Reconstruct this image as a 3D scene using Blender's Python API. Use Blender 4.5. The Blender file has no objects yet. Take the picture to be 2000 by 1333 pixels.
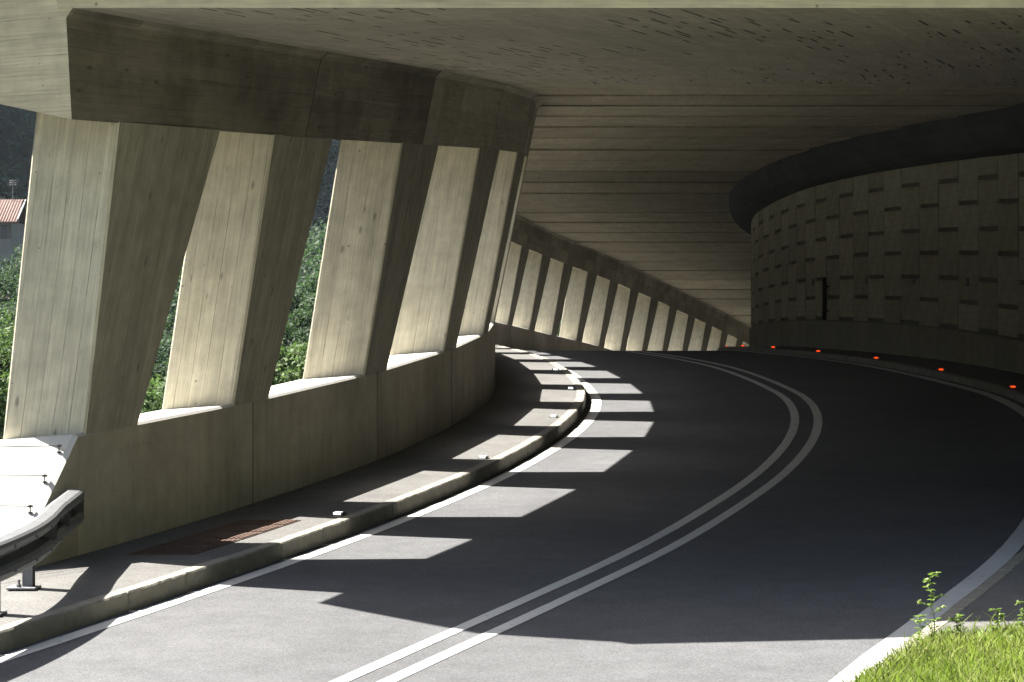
import bpy, bmesh, math, random
import numpy as np
from mathutils import Vector, Matrix, noise as mnoise

random.seed(7)
RNG = np.random.default_rng(11)
S = bpy.context.scene
COL = S.collection

# ------------------------------------------------------------------ camera
cam_d = bpy.data.cameras.new('camera')
cam_d.sensor_width = 36.0
cam_d.lens = 81.0
cam_d.clip_start = 0.1
cam_d.clip_end = 3000
cam = bpy.data.objects.new('camera', cam_d)
cam.location = (0, 0, 0)
cam.rotation_euler = (math.radians(90), 0, 0)
COL.objects.link(cam)
S.camera = cam

# ------------------------------------------------------------------ sky, sun, exposure
SUN_DIR = Vector((-0.75, 0.27, 1.0)).normalized()           # towards the sun
elev = math.asin(SUN_DIR.z)
azim = math.atan2(SUN_DIR.x, SUN_DIR.y)                      # clockwise from +Y
W = bpy.data.worlds.new('World'); S.world = W; W.use_nodes = True
wn = W.node_tree.nodes; wl = W.node_tree.links
for n in list(wn): wn.remove(n)
wo = wn.new('ShaderNodeOutputWorld'); wb = wn.new('ShaderNodeBackground'); ws = wn.new('ShaderNodeTexSky')
ws.sky_type = 'NISHITA'; ws.sun_disc = False
ws.sun_elevation = elev; ws.sun_rotation = azim
ws.air_density = 1.0; ws.dust_density = 3.0; ws.ozone_density = 1.0
wb.inputs['Strength'].default_value = 0.052
wl.new(ws.outputs[0], wb.inputs[0]); wl.new(wb.outputs[0], wo.inputs[0])
sun_d = bpy.data.lights.new('sun', 'SUN'); sun_d.energy = 5.0; sun_d.angle = math.radians(0.5)
sun_d.color = (1.0, 0.955, 0.88)
sun = bpy.data.objects.new('sun', sun_d); COL.objects.link(sun)
sun.rotation_euler = SUN_DIR.to_track_quat('Z', 'Y').to_euler()
sun.location = SUN_DIR * 200
S.view_settings.view_transform = 'Standard'; S.view_settings.look = 'None'
S.view_settings.gamma = 1.0; S.view_settings.exposure = 2.7
S.view_settings.use_curve_mapping = False
S.render.engine = 'CYCLES'
S.cycles.max_bounces = 10; S.cycles.diffuse_bounces = 4
S.cycles.use_denoising = True
S.cycles.sample_clamp_indirect = 8

# ------------------------------------------------------------------ plan and profile of the road
def spline(pts):
    xs = [p[0] for p in pts]; ys = [p[1] for p in pts]; n = len(xs)
    m = [0.0]*n
    for i in range(n):
        a = max(0, i-1); b = min(n-1, i+1)
        m[i] = (ys[b]-ys[a])/(xs[b]-xs[a])
    def f(x):
        if x <= xs[0]: return ys[0]+m[0]*(x-xs[0])
        if x >= xs[-1]: return ys[-1]+m[-1]*(x-xs[-1])
        lo, hi = 0, n-1
        while hi-lo > 1:
            k = (lo+hi)//2
            if xs[k] <= x: lo = k
            else: hi = k
        h = xs[hi]-xs[lo]; t = (x-xs[lo])/h
        return ((2*t**3-3*t*t+1)*ys[lo]+(t**3-2*t*t+t)*h*m[lo]+(-2*t**3+3*t*t)*ys[hi]+(t**3-t*t)*h*m[hi])
    return f
# inner face of the valley-side wall, height of the road beside it, face of the mountain-side wall
XL = spline([(0,-11.6),(10,-7.8),(17,-5.28),(21,-3.88),(24.1,-2.9),(28,-1.78),(31.9,-.93),(35.6,-.43),(39.2,-.28),(46,-.58),(52,-1.15),(58,-1.7),
             (66,-2.0),(74,-1.5),(83.4,-.14),(88,.8),(92.6,1.87),(96.2,2.88),(100,3.9),(104,5.0),(108,6.15),(112,7.3),(116,8.5),(120,9.7),(128,12.1),(160,21.8)])
ZR = spline([(0,-3.22),(21,-2.085),(24.1,-1.91),(28,-1.655),(31.9,-1.385),(35.6,-1.14),(39.2,-.93),(46,-.6),(52,-.4),(58,-.29),(62,-.265),(68,-.3),(75,-.42),
             (83.4,-.64),(88,-.83),(92.6,-1.05),(96.2,-1.26),(100,-1.49),(104,-1.78),(108,-2.1),(112,-2.45),(116,-2.82),(120,-3.2),(128,-3.99),(160,-7.2)])
XR = spline([(15,3.6),(19.3,5.45),(24,7.15),(28,8.15),(33,9.0),(37,9.3),(41.2,9.32),(46.1,8.97),(52,8.3),(58.3,7.7),(66,7.42),(71.5,7.5),(78,8.15),(84,9.4),(90,11),(100,13.8),(112,17.3),(128,22),(160,31.7)])
KERB_L, LINE_L = 1.50, 1.68
LINE_R = spline([(-14,8.0),(10,8.0),(15.5,8.10),(18.5,8.26),(21.5,8.38),(28,8.40),(35,8.22),(45,7.98),(60,7.9),(150,7.9)])
LINE_C = spline([(-14,4.74),(14,4.74),(18,4.83),(22,4.93),(28,4.95),(150,4.95)])
def KERB_R(Y): return LINE_R(Y)+.23
BANK = spline([(0,.02),(20,.02),(35,.018),(45,.008),(55,0),(70,0),(90,-.01),(120,-.02)])
def zroad(X, Y): return ZR(Y) + BANK(Y)*(X-XL(Y)-KERB_L)
def slope_x(Y): return (XL(Y+.3)-XL(Y-.3))/.6

# ------------------------------------------------------------------ object helpers
def tag(o, label=None, cat=None, group=None, kind=None):
    if label: o['label'] = label
    if cat: o['category'] = cat
    if group: o['group'] = group
    if kind: o['kind'] = kind
    return o
def empty(name, loc=(0,0,0), rz=0):
    o = bpy.data.objects.new(name, None); COL.objects.link(o); o.location = loc; o.rotation_euler[2] = rz
    o.empty_display_size = .2
    return o
def mesh_obj(name, verts, faces, mat=None, parent=None, uvs=None, origin=None, smooth=False):
    me = bpy.data.meshes.new(name)
    if origin is not None:
        ox, oy, oz = origin
        verts = [(v[0]-ox, v[1]-oy, v[2]-oz) for v in verts]
    me.from_pydata([tuple(v) for v in verts], [], faces)
    if uvs is not None:
        ul = me.uv_layers.new(name='UVMap')
        for p in me.polygons:
            for li, vi in zip(p.loop_indices, p.vertices):
                ul.data[li].uv = uvs[vi]
    if smooth:
        me.polygons.foreach_set('use_smooth', [True]*len(me.polygons))
    me.update()
    if mat: me.materials.append(mat)
    return link(name, me, parent, origin)
def link(name, me, parent=None, loc=None):
    o = bpy.data.objects.new(name, me); COL.objects.link(o)
    if loc is not None: o.location = loc
    if parent is not None:
        o.parent = parent
        o.matrix_parent_inverse = Matrix.Translation(parent.location).inverted()
    return o
def fix_normals(me):
    bm = bmesh.new(); bm.from_mesh(me); bmesh.ops.recalc_face_normals(bm, faces=bm.faces); bm.to_mesh(me); bm.free()
def sweep(name, rings, mat, parent=None, uvs=True, closed=True, caps=True, origin=None, smooth=False, seal=None):
    """rings: list of equal-length point lists; closed profile; each profile edge keeps its own vertices so shading stays crisp"""
    n = len(rings[0]); verts, faces, uv = [], [], []; sealed = []
    lens = [0.0]
    for i in range(1, len(rings)):
        lens.append(lens[-1]+(Vector(rings[i][0])-Vector(rings[i-1][0])).length)
    per = [0.0]
    for j in range(n):
        a = Vector(rings[0][j]); b = Vector(rings[0][(j+1) % n]); per.append(per[-1]+(b-a).length)
    y0 = rings[0][0][1]
    for j in range(n if closed else n-1):
        base = len(verts)
        for i, r in enumerate(rings):
            verts += [r[j], r[(j+1) % n]]; uv += [(y0+lens[i], per[j]), (y0+lens[i], per[j+1])]
        for i in range(len(rings)-1):
            k = base+2*i
            if seal and ((seal[0] and i == 0) or (seal[1] and i == len(rings)-2)): sealed.append(len(faces))
            faces.append((k, k+1, k+3, k+2))
    if caps and closed:
        for r in (rings[0], rings[-1]):
            b = len(verts); verts += list(r); uv += [(p[0], p[2]) for p in r]
            faces.append(tuple(range(b, b+n)))
    o = mesh_obj(name, verts, faces, mat, parent, uv if uvs else None, origin)
    if seal:
        o.data.materials.append(M['backing'])
        for q in sealed: o.data.polygons[q].material_index = 1
    bm = bmesh.new(); bm.from_mesh(o.data)
    bmesh.ops.remove_doubles(bm, verts=bm.verts, dist=1e-5)
    bmesh.ops.recalc_face_normals(bm, faces=bm.faces); bm.to_mesh(o.data); bm.free()
    if smooth: o.data.polygons.foreach_set('use_smooth', [True]*len(o.data.polygons))
    return o
def box_bm(bm, c, d, bevel=0, rot=None):
    r = bmesh.ops.create_cube(bm, size=1)
    M = Matrix.Translation(Vector(c)) @ (rot.to_4x4() if rot else Matrix.Identity(4)) @ Matrix.Diagonal((*d, 1))
    bmesh.ops.transform(bm, matrix=M, verts=r['verts'])
    if bevel:
        es = list({e for v in r['verts'] for e in v.link_edges})
        bmesh.ops.bevel(bm, geom=es, offset=bevel, segments=1, affect='EDGES')
def tube_bm(bm, a, b, r, seg=8, r2=None):
    a = Vector(a); b = Vector(b); d = b-a
    q = d.to_track_quat('Z', 'Y').to_matrix().to_4x4()
    M = Matrix.Translation((a+b)/2) @ q
    bmesh.ops.create_cone(bm, cap_ends=True, segments=seg, radius1=r, radius2=r if r2 is None else r2, depth=d.length, matrix=M)
def bm_obj(name, bm, mat, parent=None, loc=None, smooth=False):
    me = bpy.data.meshes.new(name); bm.to_mesh(me); bm.free()
    if mat: me.materials.append(mat)
    if smooth: me.polygons.foreach_set('use_smooth', [True]*len(me.polygons))
    return link(name, me, parent, loc)

# ------------------------------------------------------------------ materials
class NT:
    def __init__(self, name):
        self.m = bpy.data.materials.new(name); self.m.use_nodes = True
        self.t = self.m.node_tree; self.n = self.t.nodes; self.l = self.t.links
        self.b = self.n['Principled BSDF']
    def new(self, t, **k):
        nd = self.n.new(t)
        for a, v in k.items(): setattr(nd, a, v)
        return nd
    def put(self, sock, v):
        if hasattr(v, 'links') or isinstance(v, bpy.types.NodeSocket): self.l.new(v, sock)
        else: sock.default_value = v
    def math(self, op, a, b=0.0, c=None, clamp=False):
        nd = self.new('ShaderNodeMath', operation=op, use_clamp=clamp)
        self.put(nd.inputs[0], a); self.put(nd.inputs[1], b)
        if c is not None: self.put(nd.inputs[2], c)
        return nd.outputs[0]
    def ramp(self, v, a, b, c=0.0, d=1.0):
        nd = self.new('ShaderNodeMapRange'); nd.clamp = True
        self.put(nd.inputs[0], v); self.put(nd.inputs[1], a); self.put(nd.inputs[2], b); self.put(nd.inputs[3], c); self.put(nd.inputs[4], d)
        return nd.outputs[0]
    def xyz(self, x, y, z=0.0):
        nd = self.new('ShaderNodeCombineXYZ')
        self.put(nd.inputs[0], x); self.put(nd.inputs[1], y); self.put(nd.inputs[2], z)
        return nd.outputs[0]
    def sep(self, v):
        nd = self.new('ShaderNodeSeparateXYZ'); self.l.new(v, nd.inputs[0]); return nd.outputs
    def noise(self, vec, scale, detail=3, rough=.55):
        nd = self.new('ShaderNodeTexNoise'); self.l.new(vec, nd.inputs['Vector'])
        nd.inputs['Scale'].default_value = scale; nd.inputs['Detail'].default_value = detail; nd.inputs['Roughness'].default_value = rough
        return nd.outputs['Fac']
    def white(self, v):
        nd = self.new('ShaderNodeTexWhiteNoise', noise_dimensions='1D'); self.put(nd.inputs['W'], v); return nd.outputs['Value']
    def mix(self, f, a, b, blend='MIX'):
        nd = self.new('ShaderNodeMix', data_type='RGBA', blend_type=blend)
        self.put(nd.inputs[0], f); self.put(nd.inputs[6], a); self.put(nd.inputs[7], b)
        return nd.outputs[2]
    def scale_col(self, col, f):
        nd = self.new('ShaderNodeVectorMath', operation='SCALE'); self.put(nd.inputs[0], col[:3] if isinstance(col, tuple) else col); self.put(nd.inputs[3], f); return nd.outputs[0]
    def bump(self, h, strength=.3, dist=.01):
        nd = self.new('ShaderNodeBump'); self.put(nd.inputs['Height'], h); nd.inputs['Strength'].default_value = strength; nd.inputs['Distance'].default_value = dist
        self.l.new(nd.outputs[0], self.b.inputs['Normal'])
    def rand(self):
        return self.new('ShaderNodeObjectInfo').outputs['Random']
    def coord(self, k='Object'):
        return self.new('ShaderNodeTexCoord').outputs[k]
    def pos(self):
        return self.new('ShaderNodeNewGeometry').outputs['Position']

def c4(r, g, b): return (r, g, b, 1.0)

def board_concrete(name, mode, bw=.15, base=(.56, .52, .405), dark=(.46, .425, .325), tint=.10, stain=.5, knots=True, dashes=False, groove=.6, spread=.14):
    t = NT(name); rnd = t.rand()
    if mode == 'column':
        x, y, z = t.sep(t.coord('Object'))
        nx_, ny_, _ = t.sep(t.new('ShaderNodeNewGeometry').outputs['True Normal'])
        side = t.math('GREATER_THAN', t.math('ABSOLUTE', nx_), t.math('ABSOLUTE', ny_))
        uf = t.math('SUBTRACT', x, t.math('MULTIPLY', z, .165)); us = t.math('ADD', y, 3.33)
        u = t.math('ADD', t.math('MULTIPLY', uf, t.math('SUBTRACT', 1.0, side)), t.math('MULTIPLY', us, side)); w = z
    elif mode == 'vertical':           # boards upright on a wall: position along the wall from the UV
        uvx, uvy, _ = t.sep(t.coord('UV')); u = uvx; w = uvy
    elif mode == 'horizontal':
        uvx, uvy, _ = t.sep(t.coord('UV')); u = uvy; w = uvx
    elif mode == 'front':
        x, y, z = t.sep(t.pos()); u = z; w = x
    rr = t.math('MULTIPLY', rnd, 37.0)
    # slightly wandering board edges
    wob = t.math('MULTIPLY', t.math('SUBTRACT', t.noise(t.xyz(t.math('MULTIPLY', u, 1.5), t.math('MULTIPLY', w, .5), rr), 1.3, 1), .5), .05)
    ub = t.math('ADD', t.math('DIVIDE', t.math('ADD', u, wob), bw), rr)
    bid = t.math('FLOOR', ub); fr = t.math('FRACT', ub)
    v1 = t.white(bid); v2 = t.white(t.math('ADD', bid, 17.3))
    edge = t.math('ABSOLUTE', t.math('SUBTRACT', fr, .5))
    brk = t.ramp(t.noise(t.xyz(t.math('MULTIPLY', bid, 3.1), t.math('MULTIPLY', w, 1.2), rr), 1.0, 2), .38, .62)
    gl = t.math('MULTIPLY', t.ramp(edge, .468, .498), brk)
    grain = t.noise(t.xyz(t.math('MULTIPLY', u, 55.0), t.math('MULTIPLY', w, 2.2), t.math('MULTIPLY', v1, 30)), 1.0, 4, .6)
    grain2 = t.noise(t.xyz(t.math('MULTIPLY', u, 12.0), t.math('MULTIPLY', w, .7), t.math('MULTIPLY', v2, 30)), 1.0, 3, .6)
    blot = t.noise(t.xyz(u, w, rr), .9, 5, .6)
    blot2 = t.noise(t.xyz(t.math('MULTIPLY', u, 1.0), t.math('MULTIPLY', w, 1.0), rr), 4.5, 4, .65)
    f = t.math('ADD', 1.0-tint/2, t.math('MULTIPLY', v1, tint))
    f = t.math('MULTIPLY', f, t.ramp(grain, .25, .75, .80, 1.16))
    f = t.math('MULTIPLY', f, t.ramp(grain2, .3, .7, .89, 1.08))
    f = t.math('MULTIPLY', f, t.ramp(blot2, .3, .7, .84, 1.08))
    f = t.math('MULTIPLY', f, t.ramp(gl, 0, 1, 1.0, 1.0-groove))
    col = t.mix(t.ramp(blot, .42, .68, 0, stain), c4(*base), c4(*dark))
    if knots:
        vn = t.new('ShaderNodeTexVoronoi'); vn.feature = 'F1'
        t.l.new(t.xyz(t.math('MULTIPLY', u, 1.0/bw*.9), t.math('MULTIPLY', w, 2.3), t.math('MULTIPLY', rr, 1.0)), vn.inputs['Vector']); vn.inputs['Scale'].default_value = 1.0
        kd = t.math('ADD', vn.outputs['Distance'], t.math('MULTIPLY', t.math('SUBTRACT', grain, .5), .1))
        has = t.ramp(t.sep(vn.outputs['Color'])[0], .28, .33)
        kn = t.math('MULTIPLY', t.ramp(kd, .05, .15, 1, 0), has)
        f = t.math('MULTIPLY', f, t.ramp(kn, 0, 1, 1, .52))
    pv = t.new('ShaderNodeTexVoronoi'); t.l.new(t.xyz(u, w, rr), pv.inputs['Vector']); pv.inputs['Scale'].default_value = 9.0
    pc = t.sep(pv.outputs['Color'])
    pit = t.math('MULTIPLY', t.ramp(pv.outputs['Distance'], t.math('MULTIPLY', pc[2], .10), t.math('ADD', .04, t.math('MULTIPLY', pc[2], .14)), 1, 0), t.ramp(pc[1], .66, .68))
    f = t.math('MULTIPLY', f, t.ramp(pit, 0, 1, 1, .48))
    if mode == 'column':               # run-off streaks, plus shade painted into the faces turned to the road
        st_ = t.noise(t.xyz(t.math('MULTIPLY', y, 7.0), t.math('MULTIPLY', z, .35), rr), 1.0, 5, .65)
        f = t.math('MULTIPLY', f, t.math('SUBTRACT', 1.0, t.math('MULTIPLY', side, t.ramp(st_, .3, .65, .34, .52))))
    if dashes:                         # short dark slits left by the formwork, running along the boards
        dv = t.new('ShaderNodeTexVoronoi'); dv.feature = 'F1'
        t.l.new(t.xyz(t.math('MULTIPLY', u, 5.5), t.math('MULTIPLY', w, .9), 0.0), dv.inputs['Vector']); dv.inputs['Scale'].default_value = 1.0; dv.inputs['Randomness'].default_value = 1.0
        cx, cy, _ = t.sep(dv.outputs['Position'])
        du = t.math('ABSOLUTE', t.math('SUBTRACT', t.math('MULTIPLY', u, 5.5), cx)); dw = t.math('ABSOLUTE', t.math('SUBTRACT', t.math('MULTIPLY', w, .9), cy))
        rc = t.sep(dv.outputs['Color'])
        dens = t.noise(t.xyz(t.math('MULTIPLY', u, .6), t.math('MULTIPLY', w, .3), 3.0), 1.0, 3)
        on = t.math('MULTIPLY', t.math('LESS_THAN', du, .085), t.math('LESS_THAN', dw, t.math('ADD', .05, t.math('MULTIPLY', rc[1], .30))))
        on = t.math('MULTIPLY', on, t.math('LESS_THAN', rc[0], t.ramp(dens, .44, .60, .02, .75)))
        f = t.math('MULTIPLY', f, t.ramp(on, 0, 1, 1, .13))
    f = t.math('MULTIPLY', f, t.ramp(rnd, 0, 1, 1-spread, 1+spread*.8))
    if mode == 'horizontal':           # shutter panels of differing tone
        fa = t.math('FLOOR', t.math('ADD', t.math('DIVIDE', w, 1.15), rr)); fb = t.math('FLOOR', t.math('DIVIDE', u, .465))
        f = t.math('MULTIPLY', f, t.ramp(t.white(t.math('ADD', fa, t.math('MULTIPLY', fb, 7.7))), 0, 1, .80, 1.18))
    t.put(t.b.inputs['Base Color'], t.scale_col(col, f))
    t.b.inputs['Roughness'].default_value = .9
    t.b.inputs['Specular IOR Level'].default_value = .25
    h = t.math('ADD', t.math('MULTIPLY', v2, .5), t.math('SUBTRACT', t.math('MULTIPLY', grain, .5), t.math('MULTIPLY', gl, 1.2)))
    t.bump(h, .5, .006)
    return t.m

def plain(name, col, rough=.6, metal=0.0, var=.15, scale=8.0, bump=0.0, spec=.5):
    t = NT(name); p = t.coord('Object')
    n = t.noise(p, scale, 4); n2 = t.noise(p, scale*9, 2)
    f = t.math('MULTIPLY', t.ramp(n, .3, .7, 1-var, 1+var), t.ramp(n2, .3, .7, 1-var*.5, 1+var*.5))
    t.put(t.b.inputs['Base Color'], t.scale_col(c4(*col), f))
    t.b.inputs['Roughness'].default_value = rough; t.b.inputs['Metallic'].default_value = metal
    t.b.inputs['Specular IOR Level'].default_value = spec
    if bump: t.bump(n2, bump, .004)
    return t.m

def asphalt(name, col, coarse=1.0, wear=True):
    t = NT(name); p = t.pos()
    vn = t.new('ShaderNodeTexVoronoi'); t.l.new(p, vn.inputs['Vector']); vn.inputs['Scale'].default_value = 120*coarse
    stone = t.sep(vn.outputs['Color'])[0]
    big = t.noise(p, .35, 5, .6); mid = t.noise(p, 3.0, 4, .6); fine = t.noise(p, 40, 3, .6)
    f = t.ramp(stone, 0, 1, .70, 1.32)
    pass
    sp = t.new('ShaderNodeTexVoronoi'); sp.inputs['Scale'].default_value = 5.0; t.l.new(p, sp.inputs['Vector'])
    spot = t.math('MULTIPLY', t.ramp(sp.outputs['Distance'], .05, .12, 1, 0), t.ramp(t.sep(sp.outputs['Color'])[0], .86, .9))
    f = t.math('MULTIPLY', f, t.ramp(spot, 0, 1, 1, .7))
    f = t.math('MULTIPLY', f, t.ramp(big, .3, .7, .84, 1.14)); f = t.math('MULTIPLY', f, t.ramp(mid, .3, .7, .89, 1.10)); f = t.math('MULTIPLY', f, t.ramp(fine, .3, .7, .92, 1.08))
    t.put(t.b.inputs['Base Color'], t.scale_col(c4(*col), f))
    t.b.inputs['Roughness'].default_value = .92; t.b.inputs['Specular IOR Level'].default_value = .12
    t.bump(t.math('ADD', stone, fine), .6, .004)
    return t.m

def paint(name, col=(.72, .72, .70)):
    t = NT(name); p = t.pos()
    n = t.noise(p, 14, 5, .7); n2 = t.noise(p, 70, 2, .6); big = t.noise(p, 1.2, 3)
    chips = t.math('MULTIPLY', t.ramp(n, .60, .66), .8)
    f = t.math('MULTIPLY', t.ramp(n2, .25, .75, .86, 1.06), t.ramp(big, .3, .7, .86, 1.03))
    t.put(t.b.inputs['Base Color'], t.mix(chips, t.scale_col(c4(*col), f), c4(.09, .09, .09)))
    t.b.inputs['Roughness'].default_value = .7
    t.bump(n2, .3, .003)
    return t.m

def leaf_mat(name, a, b, trans=.35):
    t = NT(name)
    n = t.noise(t.pos(), .9, 2); geo = t.new('ShaderNodeNewGeometry'); ri = geo.outputs['Random Per Island']
    f = t.math('ADD', t.math('MULTIPLY', t.ramp(n, .35, .65), .5), t.math('MULTIPLY', ri, .5))
    col = t.mix(f, c4(*a), c4(*b))
    t.put(t.b.inputs['Base Color'], col); t.b.inputs['Roughness'].default_value = .65; t.b.inputs['Specular IOR Level'].default_value = .12
    tr = t.new('ShaderNodeBsdfTranslucent'); t.put(tr.inputs[0], t.mix(.5, col, c4(a[0]*1.6, b[1]*1.2, a[2]*.6)))
    mx = t.new('ShaderNodeMixShader'); mx.inputs[0].default_value = trans
    t.l.new(t.b.outputs[0], mx.inputs[1]); t.l.new(tr.outputs[0], mx.inputs[2])
    t.l.new(mx.outputs[0], t.n['Material Output'].inputs['Surface'])
    return t.m

def glow(name, col, strength, body):
    t = NT(name)
    t.b.inputs['Base Color'].default_value = c4(*body); t.b.inputs['Emission Color'].default_value = c4(*col); t.b.inputs['Emission Strength'].default_value = strength
    return t.m

def cast_concrete(name, col):
    t = NT(name); ux, uy, _ = t.sep(t.coord('UV')); rnd = t.rand(); rr = t.math('MULTIPLY', rnd, 41.0)
    p = t.xyz(ux, uy, rr)
    big = t.noise(p, .8, 5, .6); mid = t.noise(p, 5, 4, .65); fine = t.noise(p, 45, 3, .6)
    drip = t.noise(t.xyz(t.math('MULTIPLY', ux, 6.0), t.math('MULTIPLY', uy, .5), rr), 1.0, 4, .6)
    hor = t.math('FRACT', t.math('DIVIDE', t.math('ADD', uy, t.math('MULTIPLY', mid, .03)), .19))
    hl = t.math('MULTIPLY', t.ramp(t.math('ABSOLUTE', t.math('SUBTRACT', hor, .5)), .47, .5), t.ramp(t.noise(t.xyz(ux, t.math('MULTIPLY', uy, 9.0), rr), 1.4, 2), .5, .65))
    ver = t.math('FRACT', t.math('ADD', t.math('DIVIDE', ux, 1.27), rr))
    vl = t.math('MULTIPLY', t.ramp(t.math('ABSOLUTE', t.math('SUBTRACT', ver, .5)), .492, .499), .8)
    f = t.math('MULTIPLY', t.ramp(big, .3, .7, .80, 1.14), t.ramp(mid, .3, .7, .9, 1.08))
    f = t.math('MULTIPLY', f, t.math('MULTIPLY', t.ramp(fine, .3, .7, .93, 1.06), t.ramp(drip, .35, .75, 1.05, .86)))
    f = t.math('MULTIPLY', f, t.math('MULTIPLY', t.ramp(hl, 0, 1, 1, .78), t.ramp(vl, 0, 1, 1, .72)))
    vn = t.new('ShaderNodeTexVoronoi'); t.l.new(p, vn.inputs['Vector']); vn.inputs['Scale'].default_value = 7.0
    pit = t.math('MULTIPLY', t.ramp(vn.outputs['Distance'], .04, .09, 1, 0), t.ramp(t.sep(vn.outputs['Color'])[1], .7, .72))
    f = t.math('MULTIPLY', f, t.ramp(pit, 0, 1, 1, .6))
    t.put(t.b.inputs['Base Color'], t.scale_col(c4(*col), f)); t.b.inputs['Roughness'].default_value = .88; t.b.inputs['Specular IOR Level'].default_value = .25
    t.bump(t.math('SUBTRACT', t.math('ADD', fine, t.math('MULTIPLY', mid, .7)), t.math('ADD', hl, t.math('MULTIPLY', pit, 2.0))), .4, .005)
    return t.m
M = {}
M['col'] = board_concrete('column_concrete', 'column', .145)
M['par'] = cast_concrete('parapet_concrete', (.37, .335, .262))
M['plinth'] = cast_concrete('plinth_concrete', (.20, .19, .145))
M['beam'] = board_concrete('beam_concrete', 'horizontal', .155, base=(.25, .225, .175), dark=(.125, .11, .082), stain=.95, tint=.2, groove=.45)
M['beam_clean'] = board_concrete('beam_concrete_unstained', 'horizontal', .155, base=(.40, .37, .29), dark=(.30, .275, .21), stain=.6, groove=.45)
M['front'] = board_concrete('portal_concrete', 'front', .15, groove=.35, base=(.62, .56, .40), dark=(.52, .465, .325))
M['ceil'] = board_concrete('ceiling_concrete', 'vertical', .16, base=(.36, .33, .265), dark=(.27, .245, .19), dashes=True, knots=False, groove=.25, spread=.1)
M['ceil_far'] = board_concrete('ceiling_concrete_inner', 'vertical', .16, base=(.34, .305, .225), dark=(.23, .203, .145), knots=False, groove=.25, stain=.7, spread=.24)
M['wing'] = plain('wing_concrete', (.40, .39, .36), .9, var=.06, scale=3, bump=.2)
M['kerb'] = plain('kerb_concrete', (.14, .132, .108), .9, var=.2, scale=6, bump=.6)
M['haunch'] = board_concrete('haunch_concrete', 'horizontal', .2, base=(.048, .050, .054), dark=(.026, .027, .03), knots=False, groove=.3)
M['backing'] = plain('joint_dark', (.055, .055, .05), .95, var=.2)
M['slot'] = plain('recess_concrete', (.11, .108, .085), .95, var=.2)
M['road'] = asphalt('road_asphalt', (.070, .071, .074))
M['walk'] = asphalt('walk_asphalt', (.088, .086, .083), 1.2)
M['paint'] = paint('road_paint', (.40, .40, .385))
M['steel'] = plain('galvanised_steel', (.17, .175, .18), .55, .85, var=.12, scale=14)
M['black'] = plain('black_steel', (.012, .012, .013), .5, 0, var=.2)
M['wire'] = plain('wire', (.10, .10, .10), .5, .8)
M['rust'] = plain('rusty_iron', (.055, .028, .017), .9, 0, var=.35, scale=14, bump=.5)
M['white_led'] = glow('white_marker', (1, 1, 1), .6, (.8, .8, .8))
M['red_led'] = glow('red_marker', (1, .06, .008), .34, (.5, .03, .01))
M['soil'] = plain('soil', (.07, .075, .03), .95, var=.3, scale=2)
M['forest_floor'] = plain('forest_floor', (.024, .027, .017), 1.0, var=.3, scale=.3, spec=0.0)
M['bark'] = plain('bark', (.09, .07, .05), .9, var=.3, scale=6, bump=.6)
M['grass'] = leaf_mat('grass_blades', (.085, .125, .022), (.19, .20, .065), .45)
M['weed'] = leaf_mat('weed_leaf', (.09, .15, .03), (.17, .22, .07), .4)
M['flower'] = plain('weed_flower', (.22, .26, .09), .7)
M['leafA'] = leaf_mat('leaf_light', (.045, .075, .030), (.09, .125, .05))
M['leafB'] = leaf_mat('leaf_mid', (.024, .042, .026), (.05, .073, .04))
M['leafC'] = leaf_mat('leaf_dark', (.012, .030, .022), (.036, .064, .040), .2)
def wall_panel_mat():
    t = NT('panel_concrete'); p = t.coord('Object'); x, y, z = t.sep(p); rnd = t.rand()
    rows = t.math('FRACT', t.math('ADD', t.math('DIVIDE', z, .145), t.math('MULTIPLY', rnd, .3)))
    ln = t.ramp(t.math('ABSOLUTE', t.math('SUBTRACT', rows, .5)), .45, .5)
    n = t.noise(p, 3, 4); n2 = t.noise(p, 30, 3)
    f = t.math('MULTIPLY', t.ramp(rnd, 0, 1, .86, 1.12), t.math('MULTIPLY', t.ramp(n, .3, .7, .85, 1.12), t.ramp(n2, .3, .7, .92, 1.08)))
    f = t.math('MULTIPLY', f, t.ramp(ln, 0, 1, 1, .62))
    t.put(t.b.inputs['Base Color'], t.scale_col(c4(.29, .28, .21), f)); t.b.inputs['Roughness'].default_value = .9; t.b.inputs['Specular IOR Level'].default_value = .2
    t.bump(t.math('SUBTRACT', n2, ln), .5, .006)
    return t.m
M['panel'] = wall_panel_mat()
def tile_roof_mat():
    t = NT('roof_tiles'); p = t.coord('Object'); n = t.noise(p, 2.5, 3); n2 = t.noise(p, 9, 2)
    t.put(t.b.inputs['Base Color'], t.scale_col(c4(.12, .068, .052), t.math('MULTIPLY', t.ramp(n, .3, .7, .75, 1.25), t.ramp(n2, .3, .7, .8, 1.2)))); t.b.inputs['Roughness'].default_value = .85
    return t.m
M['rooftile'] = tile_roof_mat()
M['render_wall'] = plain('house_render', (.20, .195, .18), .9, var=.08, scale=2)
M['window_dark'] = plain('house_window', (.03, .035, .04), .15, var=.05)
M['shutter'] = plain('house_shutter', (.12, .10, .08), .7)

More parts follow.
